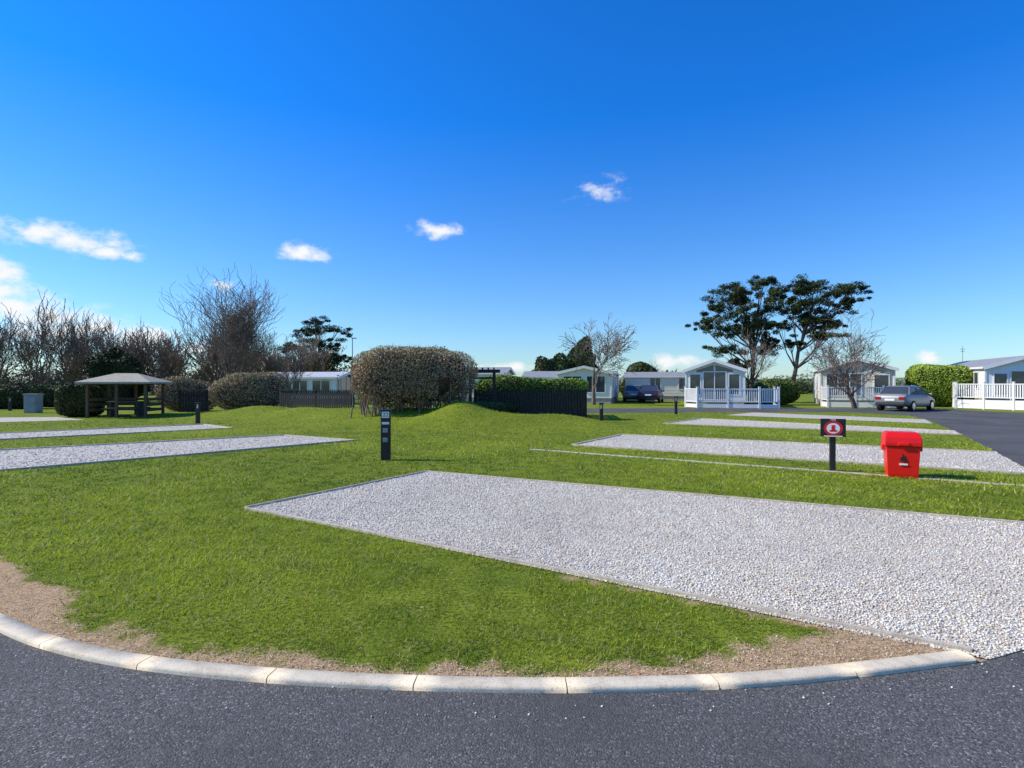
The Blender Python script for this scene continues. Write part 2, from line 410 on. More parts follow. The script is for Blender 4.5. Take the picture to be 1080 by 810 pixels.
def hedge(name, x, y, z0, W, D, H, yaw, lo, hi, n, leaf, seed, p=4.0, lump=.05, clear=0, stems=0, brown=None, gap=0, twigs=9, asp=.5):
    e = empty(name, (x, y, z0), yaw); r = np.random.default_rng(seed); ls = sines(seed, 14, 1.2, 4.5)
    sp = r.normal(size=(n*2, 3)); sp /= (np.abs(sp)**p).sum(1)[:, None]**(1/p)
    acc = r.random(len(sp)) < .4+.6*np.abs(sp).max(1); sp = sp[acc][:n]
    half = np.array([W/2, D/2, (H-clear)/2])
    def surf(s, k): q = s*half; return q*(k*(1+lump*ls(q+seed)))[:, None]+np.array([0, 0, clear+half[2]])
    P = surf(sp, 1-np.abs(r.normal(0, .07, len(sp)))+.02)
    nn = sp/half; nn /= np.linalg.norm(nn, axis=1)[:, None]
    c = shade(P, seed+1, lo, hi)
    if brown is not None:
        m = (r.random(len(P)) < brown[1]*np.clip(1.55-P[:,2]/H, .1, 1)); c[m] = np.array(brown[0])*r.uniform(.5,1.35,(m.sum(),1))
    c = c*np.clip(.7+.4*(P[:, 2:3]/H), .6, 1.1)  # sunlit top painted into the leaf colour, darker towards the base
    k = P[:, 2] > .02
    if gap: k &= ~((ls(P*1.7) < -gap) & (P[:, 2] < .55*H))
    foliage('leaves', [leaf_faces(P[k], nn[k], leaf, c[k], aspect=asp)], e)
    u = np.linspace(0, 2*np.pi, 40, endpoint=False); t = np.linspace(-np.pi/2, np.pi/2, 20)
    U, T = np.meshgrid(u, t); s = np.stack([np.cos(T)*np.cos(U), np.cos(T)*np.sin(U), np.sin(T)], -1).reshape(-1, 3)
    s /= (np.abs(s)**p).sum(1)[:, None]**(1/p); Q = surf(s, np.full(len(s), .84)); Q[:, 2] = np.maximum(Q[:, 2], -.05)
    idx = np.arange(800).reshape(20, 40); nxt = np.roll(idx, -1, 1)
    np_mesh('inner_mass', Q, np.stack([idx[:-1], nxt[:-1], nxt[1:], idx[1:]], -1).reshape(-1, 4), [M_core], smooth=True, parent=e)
    mb = MB()
    for i in range(stems):
        a_ = Vector((random.uniform(-.45,.45)*W, random.uniform(-.4,.4)*D, -.1)); q = a_+Vector((random.uniform(-.4,.4), random.uniform(-.2,.2), clear+.9))
        mb.tube([a_, (a_+q)/2+Vector((random.uniform(-.08,.08), 0, 0)), q], [.035,.025,.02], 5)
    for i in range(int(W*H*twigs)):
        j = r.integers(len(P)); p0 = Vector(P[j]*.95); dd = Vector(nn[j]*.7+r.normal(0,.5,3)+np.array([0,0,.6])).normalized()
        mb.tube([p0, p0+dd*r.uniform(.12,.36)], [.009,.004], 3, cap=False)
    mb.build('stems', M_twig, e)
    return e
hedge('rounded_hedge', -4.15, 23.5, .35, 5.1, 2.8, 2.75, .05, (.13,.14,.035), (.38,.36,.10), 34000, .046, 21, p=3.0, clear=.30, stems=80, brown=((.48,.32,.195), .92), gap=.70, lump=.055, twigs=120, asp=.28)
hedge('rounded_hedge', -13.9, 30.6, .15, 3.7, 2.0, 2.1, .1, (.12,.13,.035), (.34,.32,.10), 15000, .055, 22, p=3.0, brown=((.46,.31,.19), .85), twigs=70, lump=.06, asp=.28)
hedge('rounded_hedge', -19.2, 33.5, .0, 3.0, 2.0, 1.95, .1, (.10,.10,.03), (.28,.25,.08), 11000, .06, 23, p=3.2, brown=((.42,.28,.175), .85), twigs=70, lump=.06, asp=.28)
hedge('dark_hedge', -21.2, 27.9, 0, 1.8, 1.4, 1.65, .3, (.025,.038,.012), (.08,.10,.028), 9000, .06, 24)
hedge('dark_hedge', -34.5, 36.5, 0, 12, 1.6, 1.6, .1, (.03,.042,.014), (.11,.125,.04), 20000, .08, 25)
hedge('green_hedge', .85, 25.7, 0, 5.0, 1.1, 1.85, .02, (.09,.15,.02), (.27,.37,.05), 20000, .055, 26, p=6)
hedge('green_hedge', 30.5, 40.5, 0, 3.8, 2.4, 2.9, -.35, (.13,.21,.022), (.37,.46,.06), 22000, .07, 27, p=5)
dk = ((.035,.05,.016), (.13,.155,.045))
hedge('evergreen_shrub', 4.4, 60, 0, 4.6, 3, 4.4, 0, *dk, 9000, .14, 31, p=2.3, lump=.14)
hedge('evergreen_shrub', 7.4, 62, 0, 3.6, 3, 6.2, 0, *dk, 9000, .14, 32, p=2.2, lump=.14)
hedge('evergreen_shrub', 13.2, 58, 0, 3.4, 3, 3.6, 0, *dk, 7000, .13, 33, p=2.3, lump=.12)
hedge('evergreen_shrub', -31.5, 45, 0, 4.2, 3, 4.0, 0, (.018,.03,.010), (.065,.085,.025), 10000, .12, 34, p=2.3, lump=.14)
hedge('evergreen_shrub', 20.2, 43.5, 0, 3.0, 2.5, 1.9, 0, (.07,.11,.025), (.20,.26,.06), 7000, .09, 35, p=2.6, lump=.1)
hedge('ground_cover_shrub', -.9, 22.9, .28, 2.4, 1.1, .6, .1, (.025,.038,.013), (.09,.11,.028), 5500, .04, 36, p=2.4, lump=.12)

def cloudclump(cx, cy, cz, rx, ry, rz, n, leaf, lo, hi, seed, asp=.35):
    s = rng.normal(size=(n, 3)); s /= np.linalg.norm(s, axis=1)[:, None]; rad = rng.uniform(.2, 1.15, n)**.7
    P = s*rad[:, None]*np.array([rx, ry, rz])+np.array([cx, cy, cz])
    nn = s.copy(); nn[:, 2] += .5; c = shade(P, seed, lo, hi, 1.6)*np.clip(.8+.35*s[:, 2:3], .4, 1.2)  # top-lit shading put into leaf colour: undersides darker, tops lighter
    return leaf_faces(P, nn, leaf, c, 1.0, asp)
parts = []
for i in range(190):
    X = random.uniform(-110, 130); Yd = random.uniform(78, 120); h = random.uniform(1.0, 2.6)*(1.7 if X < -10 else .9)
    br = random.random() < (.6 if X < -20 else .35); lo, hi = (((.09,.07,.045),(.19,.15,.10)) if br else ((.045,.062,.022),(.14,.155,.06)))
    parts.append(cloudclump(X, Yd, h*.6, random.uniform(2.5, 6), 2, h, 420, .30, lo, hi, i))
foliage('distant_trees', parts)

def pine(name, x, y, s, base, clumps, trunk_top, seed, trunk_r=.22, n=1700):
    e = empty(name, (x, y, 0)); rnd = random.Random(seed); mb = MB(); parts = []
    T = [Vector((0,0,-.1))]; tt = Vector(trunk_top)
    for k in range(1, 7):
        t = k/6; T.append(Vector((tt.x*t**1.4+rnd.uniform(-.12,.12), tt.y*t+rnd.uniform(-.1,.1), tt.z*t)))
    mb.tube(T, [trunk_r*(1-.75*i/6) for i in range(7)], 8)
    for (cx, cz, rx, rz) in clumps:
        yy = rnd.uniform(-1.8, 1.8)
        c = Vector(((cx-base[0])*s, yy, (base[1]-cz)*s))
        i0 = min(5, max(1, int((c.z/tt.z)*5.2)-1)); q = T[i0]
        mid = q.lerp(c, .5)+Vector((0, 0, -.35+rnd.uniform(-.2,.2)))
        mb.tube([q, q.lerp(mid, .6), mid, c], [.09,.07,.05,.025], 5)
        for j in range(5):
            o = c+Vector((rnd.uniform(-.8,.8)*rx*s, rnd.uniform(-1,1), rnd.uniform(-.2,.7)*rz*s)); mb.tube([mid.lerp(c, rnd.random()), o], [.03,.012], 4, cap=False)
        nt_ = 14
        for j in range(nt_):
            ox = rnd.gauss(0,.55)*rx*s; oz = rnd.gauss(.10,.42)*rz*s; oy = rnd.uniform(-1.1,1.1); f_ = rnd.uniform(.18,.48)
            parts.append(cloudclump(c.x+ox, c.y+oy, c.z+oz, rx*s*f_, rx*s*f_*.9, rz*s*f_*1.05, n//nt_, .12, (.018,.030,.011), (.085,.112,.028), rnd.randrange(999), .25))  # needle colours run from dark green to a painted sunlit green
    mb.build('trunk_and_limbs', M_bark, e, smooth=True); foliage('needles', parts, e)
cl_left = [(765,316,20,10),(790,300,22,9),(812,296,14,8),(748,338,14,9),(775,333,20,10),(802,328,18,11),(757,352,18,9),(783,350,18,10),(806,346,14,10),(741,345,10,6),
           (770,368,19,8),(795,370,18,9),(810,362,10,8),(777,384,12,5),(818,310,10,8),(755,324,10,6),(785,318,16,9),(775,310,14,8),(795,340,14,9)]
pine('pine_tree', 21.0, 50, 50/600, (792,424), cl_left, (.6,0,9.2), 5)
cl_right = [(826,310,13,10),(846,302,18,9),(868,299,20,8),(888,308,18,7),(902,315,11,5),(835,326,14,9),(860,320,20,9),(884,326,16,7),(848,340,14,7),(870,341,16,6),(888,343,12,5),(828,343,10,7),(858,356,13,5),(838,362,9,4),(872,354,10,4),(872,314,16,7),(850,314,14,8),(858,332,14,6)]
pine('pine_tree', 23.2, 47.5, 47.5/600, (834,425), cl_right, (2.2,0,8.6), 6)
cl_s = [(333,341,15,6),(317,350,14,6),(348,350,15,6),(325,361,18,6),(348,364,16,6),(311,368,12,6),(333,377,19,6),(354,378,10,5),(315,386,13,5),(335,352,15,6),(342,389,12,5)]
pine('pine_tree', -20.6, 60, .1, (331,421), cl_s, (.3,0,7.4), 8, .2)

# bare trees
def grow(mb, p, d, L, r, lvl, maxl, up, rnd, rmin, ang):
    ns = 4 if lvl < 2 else 3; pts = [p]; rad = [r]; wob = .12+.04*lvl
    for i in range(ns):
        d = (d+Vector((rnd.gauss(0, wob), rnd.gauss(0, wob), rnd.gauss(0, wob)*.6))+Vector((0, 0, up))).normalized()
        p = p+d*(L/ns); pts.append(p); rad.append(max(rmin, r*(1-.6*(i+1)/ns)))
    mb.tube(pts, rad, 7 if lvl == 0 else (4 if lvl < 3 else 3), cap=False)
    if lvl >= maxl: return
    nc = (5, 4, 4, 3, 2)[min(lvl, 4)]
    for k in range(nc):
        t = rnd.uniform(.3, 1.0) if k else 1.0; fi = t*ns; i = min(int(fi), ns-1); q = pts[i].lerp(pts[i+1], fi-i)
        ax = d.orthogonal().normalized(); ax.rotate(Matrix.Rotation(rnd.uniform(0, 6.283), 3, d))
        nd = d.copy(); nd.rotate(Matrix.Rotation(math.radians(rnd.uniform(*ang))*(0.5 if k == 0 else 1), 3, ax))
        grow(mb, q, nd, L*rnd.uniform(.58, .88), max(rmin, (rad[i]+rad[i+1])/2*.62), lvl+1, maxl, up, rnd, rmin, ang)
def bare_tree(name, x, y, H, seed, stems=1, up=.10, maxl=5, r0=.13, ang=(20, 48), spread=.25, sx=1, mb=None, z=0, rmin=.008, trunkfrac=.27):
    rnd = random.Random(seed); own = mb is None; t = MB()
    for s in range(stems):
        a_ = rnd.uniform(0, 6.283); tilt = spread*(0 if stems == 1 else 1)
        grow(t, Vector((rnd.uniform(-.2,.2)*(stems > 1), rnd.uniform(-.2,.2)*(stems > 1), -.1)), Vector((math.cos(a_)*tilt, math.sin(a_)*tilt, 1)).normalized(), H*trunkfrac, r0*(1 if stems == 1 else .7), 0, maxl, up, rnd, rmin, ang)
    top = max(v[2] for v in t.v); k = H/top
    vs = [(v[0]*k*sx, v[1]*k*sx, v[2]*k) for v in t.v]
    if own:
        t.v = vs; return t.build(name, M_twig, loc=(x, y, z))
    o = len(mb.v); mb.v += [(v[0]+x, v[1]+y, v[2]+z) for v in vs]; mb.f += [tuple(i+o for i in f_) for f_ in t.f]; mb.mi += t.mi
bare_tree('bare_tree', -17.8, 35.5, 9.2, 3, stems=5, up=.15, ang=(13,36), spread=.42, r0=.12, sx=1.15)
bare_tree('bare_tree', -15.0, 38, 5.4, 14, stems=2, up=.12, spread=.3, r0=.10, ang=(15,36), maxl=4)
bare_tree('bare_tree', 6.3, 44, 6.8, 9, stems=1, up=.06, ang=(22,52), r0=.13, rmin=.011)
bare_tree('bare_tree', 22.6, 37.3, 7.4, 10, stems=2, up=.05, ang=(20,46), r0=.17, spread=.3, maxl=5, trunkfrac=.25, rmin=.010)
bare_tree('bare_tree', 18.9, 45.5, 6.0, 12, stems=1, up=.12, r0=.10, ang=(15,38), maxl=4)
bare_tree('bare_tree', 8.6, 66, 5, 19, stems=1, maxl=4, r0=.12); bare_tree('bare_tree', 17, 70, 5, 20, stems=2, maxl=4, r0=.12)
mb = MB(); rr = random.Random(4)
for i in range(34):
    bare_tree('', -60+i*1.28+rr.uniform(-.8,.8), rr.uniform(46, 62), rr.uniform(6.0, 9.4)*(1.08 if i < 17 else .82), 40+i, stems=rr.choice((1,2,3)), maxl=4, up=.13, ang=(15,38), mb=mb, r0=.14, rmin=.016)
mb.build('bare_tree_belt', M_belt)

# ---------------------------------------------------------------- buildings
def caravan(name, x, y, yaw, W, L, eave, ridge, wall, roofm, front=(), left=(), right=(), base=.45, trim=M_white, apex=False, door=None, z0=0):
    e = empty(name, (x, y, z0), yaw)
    mb = MB(); mb.box((0, L/2, base/2-.02), (W-.12, L-.12, base+.02)); mb.build('skirt', M_skirt, e)
    mb = MB(); mb.prism([(-W/2, base), (W/2, base), (W/2, eave), (0, ridge), (-W/2, eave)], 0, L)
    mb.build('walls', wall, e)
    mb = MB()
    for k in range(1, int((eave-base)/.3)):
        zz = base+k*.3
        mb.box((-W/2-.004, L/2, zz), (.012, L-.1, .018))
    mb.build('cladding_lines', trim, e)
    mb = MB(); ov = .16; th = .09; sl = (ridge-eave)/(W/2)
    for sgn in (-1, 1):
        xe = sgn*(W/2+ov); ze = eave-ov*sl
        pr = [(xe, ze+.005), (0, ridge+.005), (0, ridge+th), (xe, ze+th)]
        mb.prism(pr if sgn > 0 else pr[::-1], -.28, L+.2)
    mb.build('roof', roofm, e)
    mb = MB()
    for sgn in (-1, 1):
        xe = sgn*(W/2+ov); ze = eave-ov*sl
        pr = [(xe, ze-.12), (0, ridge-.12), (0, ridge+th+.01), (xe, ze+th+.01)]
        mb.prism(pr if sgn > 0 else pr[::-1], -.31, -.285)
    mb.box((-W/2-ov-.02, L/2, eave-ov*sl+.02), (.035, L+.4, .13)); mb.box((W/2+ov+.02, L/2, eave-ov*sl+.02), (.035, L+.4, .13))
    for sx_ in (-1, 1): mb.box((sx_*(W/2-.03), -.012, (base+eave)/2-.05), (.10, .05, eave-base-.12))
    mb.build('fascia', trim, e)
    g = MB(); fr = MB()
    def win(face, u, z0_, w, h, mull=0):
        def bx(m, uc, zc, w_, h_, out, th_):
            if face == 'F': m.box((uc, -out, zc), (w_, th_, h_))
            elif face == 'L': m.box((-W/2-out, uc, zc), (th_, w_, h_))
            else: m.box((W/2+out, uc, zc), (th_, w_, h_))
        bx(g, u, z0_+h/2, w, h, .012, .03); t_ = .06
        for zc in (z0_+t_/2-.03, z0_+h-t_/2+.03): bx(fr, u, zc, w+.06, t_, .03, .06)
        for uc in (u-w/2, u+w/2): bx(fr, uc, z0_+h/2, t_, h-.07, .032, .06)
        for k in range(mull): bx(fr, u-w/2+w*(k+1)/(mull+1), z0_+h/2, .05, h-.07, .034, .05)
    for f_ in front: win('F', *f_)
    for f_ in left: win('L', *f_)
    for f_ in right: win('R', *f_)
    if apex:
        for s_ in (-1, 1):
            v = [(s_*.06, -.02, eave-.12), (s_*1.2, -.02, eave-.12), (s_*1.2, -.02, eave+.02), (s_*.06, -.02, ridge-.32)]
            g.add(v if s_ > 0 else v[::-1], [(0,1,2,3)])
    g.build('windows', M_glass, e); fr.build('window_frames', trim, e)
    if door:
        d = MB(); u, w = door; d.box((-W/2-.02, u, base+1.0), (.05, w, 1.95)); d.build('door', trim, e, bevel=.01)
    return e
def railing(name, pts, h=1.0, z0=.0, mat=M_white, pitch=.13, solid=True):
    mb = MB()
    for a_, b_ in zip(pts[:-1], pts[1:]):
        L = math.hypot(b_[0]-a_[0], b_[1]-a_[1]); an = math.atan2(b_[1]-a_[1], b_[0]-a_[0])
        at = lambda t: (a_[0]+(b_[0]-a_[0])*t, a_[1]+(b_[1]-a_[1])*t)
        cx, cy = at(.5)
        mb.box((cx, cy, z0+h-.03), (L, .09, .06), rz=an); mb.box((cx, cy, z0+.13), (L, .06, .06), rz=an)
        for i in range(int(L/pitch)):
            px_, py_ = at((i+.5)/int(L/pitch)); mb.box((px_, py_, z0+h/2+.05), (.065, .03, h-.20), rz=an)
        for i in range(max(1, round(L/1.6))+1):
            px_, py_ = at(i/max(1, round(L/1.6))); mb.box((px_, py_, (z0+h+.08)/2), (.11, .11, z0+h+.08), rz=an+.0001); mb.box((px_, py_, z0+h+.10), (.14, .14, .04), rz=an)
        if z0 > .2 and solid:
            mb.box((cx, cy, z0/2+.0), (L-.05, .03, z0-.06), rz=an)
    mb.build(name, mat)
yw = -math.radians(21)
fw = [(0, .5, 1.5, 1.95, 1), (-1.28, .85, .72, 1.45), (1.28, .85, .72, 1.45)]
sw = [(1.4, 1.1, 1.3, 1.1, 1), (4.2, 1.2, 1.0, 1.0, 1), (7.5, 1.2, 1.1, 1.0, 1)]
caravan('lodge_caravan', 14.1, 39.6, yw, 3.9, 11, 2.55, 3.25, M_pale, M_roofpale, fw, sw, sw, apex=True)
railing('white_railing', [(12.0,39.3),(12.35,37.9),(16.1,37.0),(17.3,36.9),(17.7,38.4)], 1.0, .3)
caravan('lodge_caravan', 24.6, 40.6, -math.radians(25), 4.6, 8.5, 2.65, 3.4, M_cream, M_roof, [(-.8, .75, 2.2, 1.6, 2), (1.5, .95, .9, 1.3)], [(2.2, 1.1, 1.4, 1.1, 1), (5.5, 1.15, 1.0, 1.0, 1)], apex=False, door=(3.9,.85))
railing('white_railing', [(21.9,40.2),(21.6,38.9),(26.2,37.2)], 1.0, .4)
caravan('static_caravan', 5.9, 46.5, -math.radians(14), 4.4, 10, 2.5, 3.0, M_pale, M_roofpale, [(-.95, .9, 1.5, 1.35, 1), (.95, .9, 1.5, 1.35, 1)], sw, sw)
caravan('static_caravan', -.4, 50, math.radians(78), 3.8, 9, 2.5, 3.0, M_cream, M_roof, fw, [(1.2,1.1,1.3,1,1),(4,1.1,1.3,1,1),(7,1.1,1.3,1,1)], [(1.2,1.1,1.3,1,1),(4,1.1,1.3,1,1),(7,1.1,1.3,1,1)])
caravan('static_caravan', -13.4, 46, math.radians(80), 3.6, 6.5, 2.1, 2.5, M_white, M_roofpale, fw, [(1.2,1.0,1.5,.9,1),(3,1.0,1.3,.9,1),(5.3,1.0,1.6,.9,1)], [(1.2,1.0,1.5,.9,1),(3,1.0,1.3,.9,1),(5.3,1.0,1.6,.9,1)])
caravan('static_caravan', 9.8, 54, math.radians(80), 3.6, 8.5, 2.3, 2.75, M_white, M_roof, fw, sw[:2], sw[:2])
caravan('static_caravan', 18.2, 55, math.radians(75), 3.6, 7, 2.3, 2.7, M_cream, M_roof, fw, sw[:2], sw[:2])
caravan('static_caravan', 33.0, 36.6, -math.radians(20), 4.2, 10, 2.7, 3.35, M_white, M_roof, fw, [(1.6,1.3,1.4,1.1,1),(5,1.3,1.4,1.1,1)], (), base=.7)
railing('white_railing', [(34.5,45.5),(29.2,37.4),(31.0,33.0),(36,31)], 1.0, .62)

# dark fences
def slat_fence(name, a_, b_, h, z0=0, w=.10, gap=.025, rail_top=True):
    mb = MB(); L = math.hypot(b_[0]-a_[0], b_[1]-a_[1]); an = math.atan2(b_[1]-a_[1], b_[0]-a_[0]); n = int(L/(w+gap))
    at = lambda t: (a_[0]+(b_[0]-a_[0])*t, a_[1]+(b_[1]-a_[1])*t)
    for i in range(n):
        t = (i+.5)/n; px_, py_ = at(t); mb.box((px_, py_, z0+h/2+random.uniform(-.012,.012)), (w, .02, h), rz=an)
    cx, cy = at(.5); ox, oy = -math.sin(an)*.035, math.cos(an)*.035
    for zc in (.25, .85): mb.box((cx+ox, cy+oy, z0+h*zc), (L, .045, .08), rz=an)
    if rail_top: mb.box((cx, cy, z0+h+.035), (L, .11, .035), rz=an)
    k = max(1, round(L/1.8))
    for i in range(k+1):
        px_, py_ = at(i/k); mb.box((px_+ox*2.4, py_+oy*2.4, z0+(h+.1)/2), (.1, .1, h+.1), rz=an)
    mb.build(name, M_dark)
slat_fence('dark_fence', (-1.6,24.6), (3.25,25.0), 1.3)
slat_fence('dark_fence', (3.25,25.0), (3.6,29.5), 1.2)
slat_fence('dark_fence', (-11.6,28.4), (-7.6,27.0), 1.15, .12)
slat_fence('dark_fence', (-17.2,29.4), (-15.9,29.6), 1.2)
mb = MB()
for dx, dy in ((0,0),(1.0,.05)): mb.box((-1.75+dx, 23.9+dy, 1.1), (.12,.12,2.2))
mb.box((-1.25, 23.93, 2.14), (1.5,.09,.14)); mb.box((-1.25, 23.93, 1.85), (.9,.07,.08))
for k in range(5): mb.box((-1.72+k*.24, 23.93, 2.25), (.05,.5,.07))
mb.build('garden_archway', M_dark)
M_shp = simple('shelter_timber', (.13,.085,.05), (.09,.06,.036), 9, .8, bumps=.3)
e = empty('timber_shelter', (-18.7, 27.6, 0), .15)
mb = MB()
for sx_ in (-1.25, 0, 1.25):
    for sy_ in (-.9, .9): mb.box((sx_, sy_, .85), (.11,.11,1.7))
mb.box((0,-.9,1.62),(2.7,.1,.10)); mb.box((0,.9,1.62),(2.7,.1,.10)); mb.build('posts', M_shp, e)
mb = MB(); mb.add([(-1.6,-1.25,1.7),(1.6,-1.25,1.7),(1.6,1.25,1.7),(-1.6,1.25,1.7),(-.5,0,2.12),(.5,0,2.12),(-1.6,-1.25,1.62),(1.6,-1.25,1.62),(1.6,1.25,1.62),(-1.6,1.25,1.62)],
    [(0,1,5,4),(1,2,5),(2,3,4,5),(3,0,4),(6,7,1,0),(7,8,2,1),(8,9,3,2),(9,6,0,3),(9,8,7,6)]); mb.build('roof', simple('shelter_roof', (.46,.40,.29), (.36,.32,.23), 5, .8), e)
mb = MB()
for zz in (.35,.6,.85):
    mb.box((-.62,.9,zz),(1.12,.03,.12)); mb.box((.62,.9,zz),(1.12,.03,.12)); mb.box((-1.25,0,zz),(.03,1.66,.12)); mb.box((1.25,0,zz),(.03,1.66,.12))
mb.build('side_rails', M_shp, e)
mb = MB(); mb.box((0,0,.74),(1.5,.7,.05)); mb.box((0,-.6,.44),(1.5,.25,.05)); mb.box((0,.6,.44),(1.5,.25,.05))
for sx_ in (-.6,.6): mb.box((sx_,0,.37),(.08,.6,.7)); mb.box((sx_,0,.38),(.07,1.4,.06))
mb.build('picnic_table', M_bark, e)
mb = MB(); mb.box((0,0,.5),(.7,.45,1.0)); mb.box((0,0,1.03),(.78,.53,.06)); mb.box((0,-.24,.5),(.6,.02,.85)); mb.box((.22,-.26,.55),(.03,.03,.12)); mb.build('utility_cabinet', M_grey, loc=(-26.5,31.5,0), bevel=.01)

# bollard lights
M_bb = simple('brown_bollard',(.05,.03,.022),None,6,.6)
def bollard(x, y, h=.85):
    mb = MB(); mb.box((0,0,h*.36),(.13,.13,h*.72)); mb.box((0,0,h*.97),(.17,.17,h*.07)); 
    for a_ in ((-.05,-.05),(.05,-.05),(.05,.05),(-.05,.05)): mb.box((a_[0],a_[1],h*.83),(.025,.025,h*.24))
    mb.box((0,0,h*.83),(.06,.06,h*.2),1); mb.build('bollard_light', [M_bb, M_white], loc=(x, y, 0), bevel=.005)
bollard(-12.7, 23.0, .85); bollard(3.55, 22.6, .85); bollard(8.7, 30.2, .95); bollard(-30, 34, .8)

# numbered service bollard
e = empty('pitch_service_post', (-2.66, 12.0, 0), .12)
mb = MB(); mb.box((0,0,.52),(.20,.17,1.04)); mb.box((0,0,1.05),(.225,.195,.03)); mb.build('post', M_black, e, bevel=.012)
mb = MB(); mb.box((0,-.088,.955),(.15,.008,.13)); mb.box((0,-.088,.78),(.15,.008,.05)); mb.build('label', M_white, e)
mb = MB()
for zz in (.62,.42): mb.box((0,-.095,zz),(.13,.03,.14),1); mb.box((0,-.112,zz+.01),(.10,.012,.09),0)
mb.box((0,-.093,.24),(.09,.02,.09),1); mb.build('sockets', [M_grey, M_black], e, bevel=.006)
def text(s, size, loc, mat, parent, name):
    c = bpy.data.curves.new(name, 'FONT'); c.body = s; c.size = size; c.align_x = 'CENTER'; c.align_y = 'CENTER'; c.extrude = .001
    c.materials.append(mat); o = link(bpy.data.objects.new(name, c), parent); o.location = loc; o.rotation_euler = (math.radians(90), 0, 0)
text('22', .12, (0,-.095,.955), M_black, e, 'number')

# sign post
e = empty('information_sign', (5.88, 10.43, 0), -.35)
mb = MB(); mb.box((0,.03,.42),(.095,.095,.86)); mb.build('post', M_black, e, bevel=.008)
mb = MB(); mb.box((0,-.035,.80),(.41,.03,.33)); mb.box((0,.0,.80),(.30,.05,.24)); mb.build('board', M_black, e, bevel=.006)
mb = MB()
def disc(mb, cx, cz, r, y, mi, n=28, rx=1): mb.add([(cx+r*rx*math.cos(2*math.pi*i/n), y, cz+r*math.sin(2*math.pi*i/n)) for i in range(n)], [tuple(range(n))], mi)
disc(mb, 0, .79, .135, -.053, 0, rx=1.15); disc(mb, 0, .79, .095, -.055, 1, rx=1.15); mb.box((0,-.056,.80),(.06,.003,.10),0); mb.box((0,-.056,.745),(.12,.003,.03),0)
mb.build('emblem', [M_redp, M_white], e)
text('FIRE', .05, (0,-.053,.945), M_white, e, 'caption'); 
mb = MB(); mb.box((0,-.052,.648),(.30,.003,.018)); mb.build('caption_line', M_white, e)

# red bin
e = empty('red_grit_bin', (6.74, 9.85, 0), -.45)
mb = MB()
def loft(mb, rings, mi=0):
    n = len(rings[0])
    vs = [p for r_ in rings for p in r_]; fs = [tuple(range(n))[::-1], tuple(range((len(rings)-1)*n, len(rings)*n))]
    for i in range(len(rings)-1):
        for k in range(n): fs.append((i*n+k, i*n+(k+1) % n, (i+1)*n+(k+1) % n, (i+1)*n+k))
    mb.add(vs, fs, mi)
def rect(w, d, z, oy=0): return [(-w/2,-d/2+oy,z),(w/2,-d/2+oy,z),(w/2,d/2+oy,z),(-w/2,d/2+oy,z)]
loft(mb, [rect(.42,.34,.0), rect(.44,.36,.06), rect(.485,.40,.52), rect(.50,.41,.53)])
mb.build('body', M_red, e, bevel=.02)
mb = MB(); loft(mb, [rect(.535,.45,.535), rect(.54,.455,.60), rect(.53,.44,.69,.01), rect(.49,.36,.75,.03), rect(.42,.28,.775,.04)]); mb.build('lid', M_red, e, bevel=.015)
mb = MB(); mb.box((0,-.235,.575),(.16,.04,.05)); mb.box((-.275,0,.50),(.04,.14,.10)); mb.box((.275,0,.50),(.04,.14,.10)); mb.build('handles', M_red, e, bevel=.01)
mb = MB(); yy = -.207
mb.add([(x_*.8, yy, z_) for x_, z_ in ((-.035,.28),(.03,.28),(.055,.32),(.04,.35),(.03,.335),(.015,.39),(-.02,.42),(-.015,.37),(-.05,.35),(-.06,.31))], [tuple(range(10))])
mb.box((0,yy+.004,.235),(.12,.004,.03),1); mb.build('flame_emblem', [M_black, M_white], e)

# lamp pole and thin poles
mb = MB(); mb.tube([Vector((0,0,0)),Vector((0,0,4.9))],[.05,.03],8); mb.box((.12,0,4.9),(.35,.12,.06)); mb.build('lamp_post', M_grey, loc=(-11.5,41,0))
mb = MB(); mb.tube([Vector((0,0,0)),Vector((0,0,5.0))],[.03,.02],6); mb.box((0,0,4.7),(.5,.03,.03)); mb.box((0,0,4.5),(.35,.03,.03)); mb.build('aerial_pole', M_grey, loc=(40,50.5,0))

